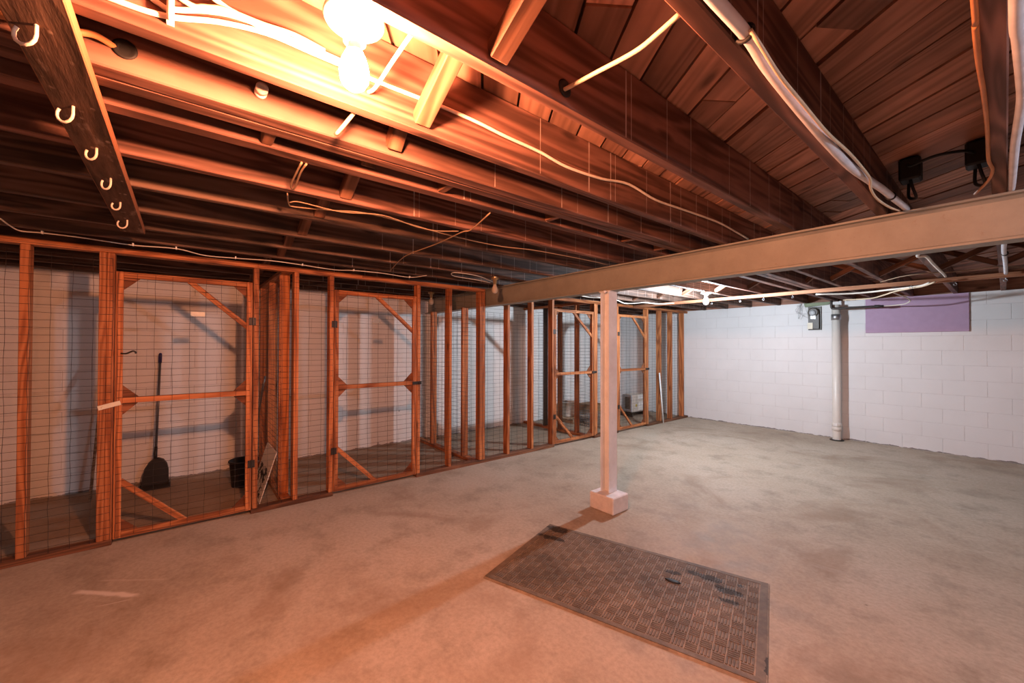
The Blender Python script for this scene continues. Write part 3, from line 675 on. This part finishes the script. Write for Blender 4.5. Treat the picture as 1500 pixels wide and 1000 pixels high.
# black boxes and black cable above the beam at right
for x, y, lab in ((-.30, 2.86, 'black junction box beside the thick conduit above the beam'), (-.075, 2.86, 'black junction box near the orange cable above the beam')):
    t = thing('junction_box', lab, 'electrical box', (x, y, 2.403))
    lumber('box', x - .04, x + .04, y - .05, y + .05, 2.29, 2.4, 'black_rubber', t, .008)
    m = MB(); m.tube(smooth_path([(x, y - .03, 2.30), (x + .01, y - .03, 2.25), (x + .02, y - .01, 2.20), (x - .01, y + .03, 2.22), (x - .01, y + .04, 2.30)]), .007, 6); m.build('lead', 'black_rubber', t, (x, y, 2.29))
P = [(-.30, 2.79, 2.36), (-.28, 2.70, 2.32), (-.2, 2.68, 2.33), (-.12, 2.72, 2.335), (-.085, 2.80, 2.34)]
m = MB(); m.tube(smooth_path(P), .007, 8); tag(m.build('cable', 'black_rubber', None, P[0]), 'black cable arching between the two black junction boxes', 'cable')

# ------------------------------------------------------------------ far wall fittings
px, py = -1.664, 7.86
t = thing('drain_pipe', 'white vertical drain pipe with coupling against the far wall', 'pipe', (px, py, 0))
m = MB(); m.lathe([(.054, 0), (.054, 2.10), (.045, 2.10)], (px, py, 0), 24); m.build('pipe', 'pvc_white', t, (px, py, 0))
m = MB(); m.lathe([(.056, .15), (.062, .152), (.062, .205), (.058, .208), (.058, .215), (.062, .218), (.062, .272), (.056, .274)], (px, py, 0), 24); m.build('coupling', 'pvc_white', t, (px, py, .15))
m = MB(); m.box(px - .03, px + .02, py - .0665, py - .063, .222, .266); m.build('label', 'paper_white', t, (px, py, .24))
m = MB(); m.lathe([(.055, 1.86), (.062, 1.862), (.062, 1.95), (.055, 1.952)], (px, py, 0), 24); m.build('collar', 'galvanised', t, (px, py, 1.9))
m = MB(); m.lathe([(.056, 0), (.09, .0), (.088, .012), (.056, .014)], (px, py, 0), 20); m.build('floor_collar', 'iron_dark', t, (px, py, 0))
m = MB(); m.box(-1.341, -.30, 8.008, 8.0295, 1.656, 2.166)
tag(m.build('insulation_panel', 'foam_purple', None, (-.82, 8.02, 1.66), .002), 'purple foam board covering a window opening high on the far wall', 'panel')
m = MB(); m.tube(smooth_path([(-1.70, 7.76, 2.16), (-1.70, 7.76, 2.08), (-1.692, 7.76, 2.045), (-1.66, 7.76, 2.036), (-1.45, 7.76, 2.034), (-1.10, 7.76, 2.031)], 4), .017, 10)
t = tag(m.build('iron_pipe', 'iron_dark', None, (-1.7, 7.76, 2.16)), 'dark iron pipe elbow crossing in front of the white drain pipe', 'pipe')
m = MB(); m.lathe([(.02, -1.20), (.024, -1.199), (.024, -1.15), (.016, -1.12), (.010, -1.10)], (0, 7.76, 2.031), 10, 0); m.build('pipe_end', 'iron_dark', t, (-1.15, 7.76, 2.03))
# old meter box on the wall
t = thing('meter_box', 'small dark old electric meter box with grey window on the far wall', 'electrical box', (-1.975, 8.0, 1.73))
lumber('back_board', -2.065, -1.885, 8.012, 8.03, 1.72, 2.10, 'meter_brown', t)
m = MB(); m.lathe([(.07, 8.012), (.075, 8.0), (.075, 7.965), (.06, 7.955)], (-1.985, 0, 2.01), 20, 1, False); m.box(-2.05, -1.91, 7.97, 8.012, 1.74, 1.98); m.build('case', 'meter_brown', t, (-1.98, 8, 1.73))
m = MB(); m.lathe([(.04, 7.955), (.043, 7.94), (.03, 7.935), (.003, 7.934)], (-1.99, 0, 2.0), 16, 1); m.box(-2.02, -1.955, 7.957, 7.969, 1.90, 1.97); m.build('window', 'glass_grey', t, (-1.99, 7.95, 2))
m = MB(); m.box(-2.06, -1.99, 7.955, 7.97, 1.735, 1.84); m.build('tag_plate', 'plate_cream', t, (-2.02, 7.96, 1.78))
rng = random.Random(3)
m = MB()
for q in range(3):
    P = [(-2.06, 7.99, 1.98 - q * .03)] + [(-2.10 - .07 * rng.random() - .02 * k, 8.0 - .02 * rng.random(), 1.88 + .28 * rng.random()) for k in range(5)] + [(-2.15, 8.0, 2.16)]
    m.tube(smooth_path(P, 5), .0022, 5)
tag(m.build('bell_wire', 'galvanised', None, (-2.06, 7.99, 1.98)), 'tangle of thin loose wire left of the meter box', 'wire')
m = MB(); m.prism([(-2.10, 2.10), (-1.80, 2.12), (-1.74, 2.165), (-2.12, 2.165)], 1, 7.98, 8.03)
tag(m.build('foam_patch', 'foam_green', None, (-1.95, 8.0, 2.13), .006), 'greenish foam filler patch above the meter box', 'foam')

# ------------------------------------------------------------------ rubber mat
mc = Vector((-1.497, 2.122, 0)); ma = math.radians(17.8); ML, MW = 1.50, .905
t = thing('rubber_mat', 'dark worn rubber mat with basket-weave ribs lying on the floor', 'mat', mc); t.rotation_euler = (0, 0, ma)
m = MB(); m.prism([(-MW / 2, 0), (MW / 2, 0), (MW / 2 - .012, .007), (-MW / 2 + .012, .007)], 0, -ML / 2, ML / 2)
o = m.build('base', 'mat_rubber', None); o.parent = t
m = MB(); bd = .045
for x0, x1, y0, y1 in ((-ML / 2 + .006, ML / 2 - .006, -MW / 2 + .014, -MW / 2 + bd), (-ML / 2 + .006, ML / 2 - .006, MW / 2 - bd, MW / 2 - .014), (-ML / 2 + .006, -ML / 2 + bd, -MW / 2 + bd, MW / 2 - bd), (ML / 2 - bd, ML / 2 - .006, -MW / 2 + bd, MW / 2 - bd)):
    m.box(x0, x1, y0, y1, .006, .0105)
o = m.build('border', 'mat_rib', None); o.parent = t
m = MB(); nx, ny = 24, 14; gx, gy = (ML - 2 * bd - .008) / nx, (MW - 2 * bd - .008) / ny
for i in range(nx):
    for j in range(ny):
        x0 = -ML / 2 + bd + .004 + i * gx; y0 = -MW / 2 + bd + .004 + j * gy
        for k in range(4):
            if (i + j) % 2: m.box(x0 + .004, x0 + gx - .004, y0 + .002 + k * gy / 4, y0 + .002 + k * gy / 4 + gy * .15, .006, .0115)
            else: m.box(x0 + .002 + k * gx / 4, x0 + .002 + k * gx / 4 + gx * .15, y0 + .004, y0 + gy - .004, .006, .0115)
o = m.build('ribs', 'mat_rib', None); o.parent = t; tag(o, kind='stuff')
m = MB(); m.lathe([(.012, .0115), (.028, .0115), (.03, .013), (.02, .0165), (.004, .0175)], (0, 0, 0), 12)
o = m.build('debris_scrap', 'black_rubber', None); o.location = (-1.30, 2.336, 0); o.scale = (1.6, .75, 1); o.rotation_euler = (0, 0, .2); tag(o, 'small black oval scrap lying on the rubber mat', 'scrap')

# ------------------------------------------------------------------ things in the cages
# long-handled dustpan
X0 = -5.55
t = thing('dustpan', 'black long-handled dustpan standing against the wall behind the first cage door', 'dustpan', (X0, -.2, 0))
out = [(-.315, .015), (-.312, .11), (-.295, .19), (-.262, .25), (-.225, .285), (-.185, .292), (-.145, .27), (-.118, .225), (-.105, .16), (-.103, .015)]
m = MB()
rings = []
for dx, sc in ((-.055, .80), (-.03, .97), (.01, 1.0), (.03, .97)):
    rings.append([(X0 + dx, -.209 + (y + .209) * sc, z * (sc if z > .05 else 1)) for y, z in out])
n = len(out); vs = sum(rings, []); fs = [tuple(range(n))]
for i in range(3):
    for k in range(n - 1): fs.append((i * n + k, i * n + k + 1, (i + 1) * n + k + 1, (i + 1) * n + k))
fs.append(tuple(range(3 * n, 4 * n))[::-1]); fs += [tuple(i * n for i in range(4)), tuple(i * n + n - 1 for i in range(4))[::-1]]
m.add(vs, fs); m.build('hood', 'dustpan_black', t, (X0, -.2, 0))
m = MB(); m.prism([(X0 - .05, 0), (X0 + .15, 0), (X0 + .15, .006), (X0 - .05, .03)], 1, -.325, -.095); m.box(X0 - .02, X0 + .13, -.33, -.322, 0, .05); m.box(X0 - .02, X0 + .13, -.098, -.09, 0, .05)
m.build('tray', 'dustpan_black', t, (X0, -.2, 0))
m = MB(); m.tube([(X0, -.212, .27), (X0 - .005, -.211, .33), (X0 - .01, -.208, .40)], [.017, .015, .013], 10); m.build('ferrule', 'dustpan_black', t, (X0, -.21, .3))
m = MB(); m.tube([(X0 - .01, -.208, .38), (X0 - .11, -.187, 1.28)], .0105, 10); m.build('handle', 'handle_grey', t, (X0, -.2, .4))
m = MB(); m.tube([(X0 - .108, -.1875, 1.26), (X0 - .117, -.1855, 1.35), (X0 - .118, -.185, 1.365)], [.0145, .0145, .009], 10); m.build('grip', 'grip_blue', t, (X0, -.19, 1.3))
# black bucket
def bucket(name, label, x, y, z, rb, rt, h, mat, bail):
    t = thing(name, label, 'bucket', (x, y, z))
    m = MB(); m.lathe([(rb, 0), (rt, h), (rt + .008, h), (rt + .008, h - .012), (rt + .006, h + .004), (rt - .006, h + .002), (rb - .006, .008)], (x, y, z), 24); m.build('pail', mat, t, (x, y, z))
    m = MB(); m.tube([(x + (rt + .012) * math.cos(a) * .2, y + (rt + .008) * math.cos(a), z + h - .02 - (.06 * math.sin(a))) for a in [k * math.pi / 10 for k in range(11)]] if bail else [(x, y - rt, z + h), (x, y + rt, z + h)], .003, 6); m.build('bail', 'galvanised', t, (x, y, z + h))
bucket('bucket', 'black plastic bucket on the floor behind the first cage door', -5.02, .50, 0, .105, .128, .26, 'black_rubber', True)
# printed board leaning on the divider
vsg = [Vector((-4.285, .555, .045)), Vector((-4.80, .555, .045)), Vector((-4.80, .688, .49)), Vector((-4.285, .688, .47))]
cs = sum(vsg, Vector()) / 4
tilt = math.atan2(.688 - .555, .44)
m = MB(); m.box(-.258, .258, -.004, .004, -.232, .232); o = m.build('printed_sign', 'sign_print', None, (0, 0, 0), .001)
o.location = (-4.545, .615, .232); o.rotation_euler = (-tilt, 0, 0)
tag(o, 'white board with black print leaning behind the first cage partition', 'sign')
# leaning strips
m = MB(); m.tube([(-5.40, -.66, .0), (-5.70, -.60, 1.42)], .011, 8); tag(m.build('wooden_pole', 'crate_wood', None, (-5.4, -.66, 0)), 'thin dark pole leaning on the wall left of the first cage door', 'pole')
m = MB(); m.tube([(-5.25, .56, 0.0), (-4.99, .66, 1.0), (-4.96, .675, 1.12)], .010, 8); tag(m.build('grey_stick', 'handle_grey', None, (-5.25, .56, 0)), 'thin grey stick leaning in the corner behind the printed board', 'stick')
m = MB(); m.lathe([(.014, .04), (.014, 2.05)], (-4.27, .806, 0), 10); tag(m.build('metal_pole', 'plate_grey', None, (-4.27, .79, .04)), 'upright grey metal pole beside the first cage divider', 'pole')
# air conditioner on a low stand
ax0, ax1, ay0, ay1, az0, az1 = -5.10, -4.85, 7.16, 7.585, .09, .44
t = thing('air_conditioner', 'old beige window air conditioner stored in the far cage', 'air conditioner', (-4.97, 7.37, az0))
m = MB(); m.box(ax0, ax1, ay0, ay1, az0, az1); m.build('case', 'ac_beige', t, (-4.97, 7.37, az0), .006)
lumber('front_panel', ax0 + .005, ax1 - .01, ay0 - .02, ay0 - .001, az0 + .005, az1 - .005, 'ac_blue_grey', t)
lumber('grille', ax0 + .08, ax1 - .05, ay0 - .026, ay0 - .0205, az0 + .06, az1 - .04, 'plate_grey', t, .001)
for k in range(8): lumber('louvre', ax0 + .085, ax1 - .055, ay0 - .033, ay0 - .0265, az0 + .07 + k * .03, az0 + .082 + k * .03, 'iron_dark', t, .001)
lumber('rating_label', ax1 + .0005, ax1 + .002, ay0 + .21, ay0 + .40, az0 + .03, az0 + .20, 'paper_white', t, .0005)
lumber('instruction_label', ax1 + .0005, ax1 + .002, ay0 + .20, ay0 + .40, az0 + .26, az0 + .33, 'paper_white', t, .0005)
m = MB(); m.lathe([(.03, .0), (.03, .002), (.02, .003)], (ax1 + .0005, ay0 + .13, az0 + .13), 14, 0); m.build('energy_sticker', 'label_yellow', t, (ax1, ay0 + .13, az0 + .13))
t = thing('low_stand', 'low dark slatted stand under the air conditioner', 'stand', (-4.97, 7.37, 0))
for x in (-5.08, -4.97, -4.87): lumber('slat', x - .02, x + .02, 7.10, 7.64, .07, .09, 'meter_brown', t)
for y in (7.14, 7.60): lumber('runner', -5.12, -4.83, y - .02, y + .02, 0, .07, 'meter_brown', t)
m = MB(); m.tube([(-4.068, 6.99, .004), (-4.098, 6.905, .95)], .013, 10); tag(m.build('plastic_pipe', 'pvc_bright', None, (-4.07, 6.99, 0)), 'thin bright white plastic pipe leaning on the far cage stud', 'pipe')
# bucket, pallet, box and wire basket in the far cage
t = thing('pallet', 'small wooden pallet under the white bucket in the far cage', 'pallet', (-5.4, 5.9, 0))
for k in range(5): lumber('slat', -5.70 + k * .13, -5.60 + k * .13, 5.60, 6.25, .065, .085, 'crate_wood', t)
for y in (5.64, 5.92, 6.21): lumber('runner', -5.70, -5.08, y - .03, y + .03, 0, .065, 'crate_wood', t)
bucket('bucket', 'white plastic bucket on a pallet in the far cage', -5.45, 5.90, .085, .13, .155, .27, 'bucket_white', True)
t = thing('cardboard_box', 'brown cardboard box at the back of the far cage', 'box', (-5.5, 6.6, 0))
m = MB(); m.box(-5.70, -5.34, 6.40, 6.80, 0, .25); m.build('carton', 'cardboard', t, (-5.5, 6.6, 0), .003)
for x in (-5.60, -5.44): lumber('flap', x - .09, x + .085, 6.405, 6.795, .2505, .2545, 'cardboard', t, .0005)
t = thing('wire_basket', 'small wire basket on the floor of the far cage', 'basket', (-4.95, 5.80, 0))
m = MB(); bx0, bx1, by0, by1, bh = -5.03, -4.70, 5.66, 5.95, .23
for k in range(7):
    z = .01 + k * bh / 6; m.tube([(bx0, by0, z), (bx1, by0, z), (bx1, by1, z), (bx0, by1, z), (bx0, by0, z)], .003, 4)
for k in range(8):
    for y in (by0, by1): x = bx0 + (bx1 - bx0) * k / 7; m.tube([(x, y, .01), (x, y, bh + .01)], .003, 4)
    for x in (bx0, bx1): y = by0 + (by1 - by0) * k / 7; m.tube([(x, y, .01), (x, y, bh + .01)], .003, 4)
m.build('wire_frame', 'galvanised', t, (-4.87, 5.8, 0))
lumber('base_board', bx0, bx1, by0, by1, .0, .012, 'crate_wood', t, .002)
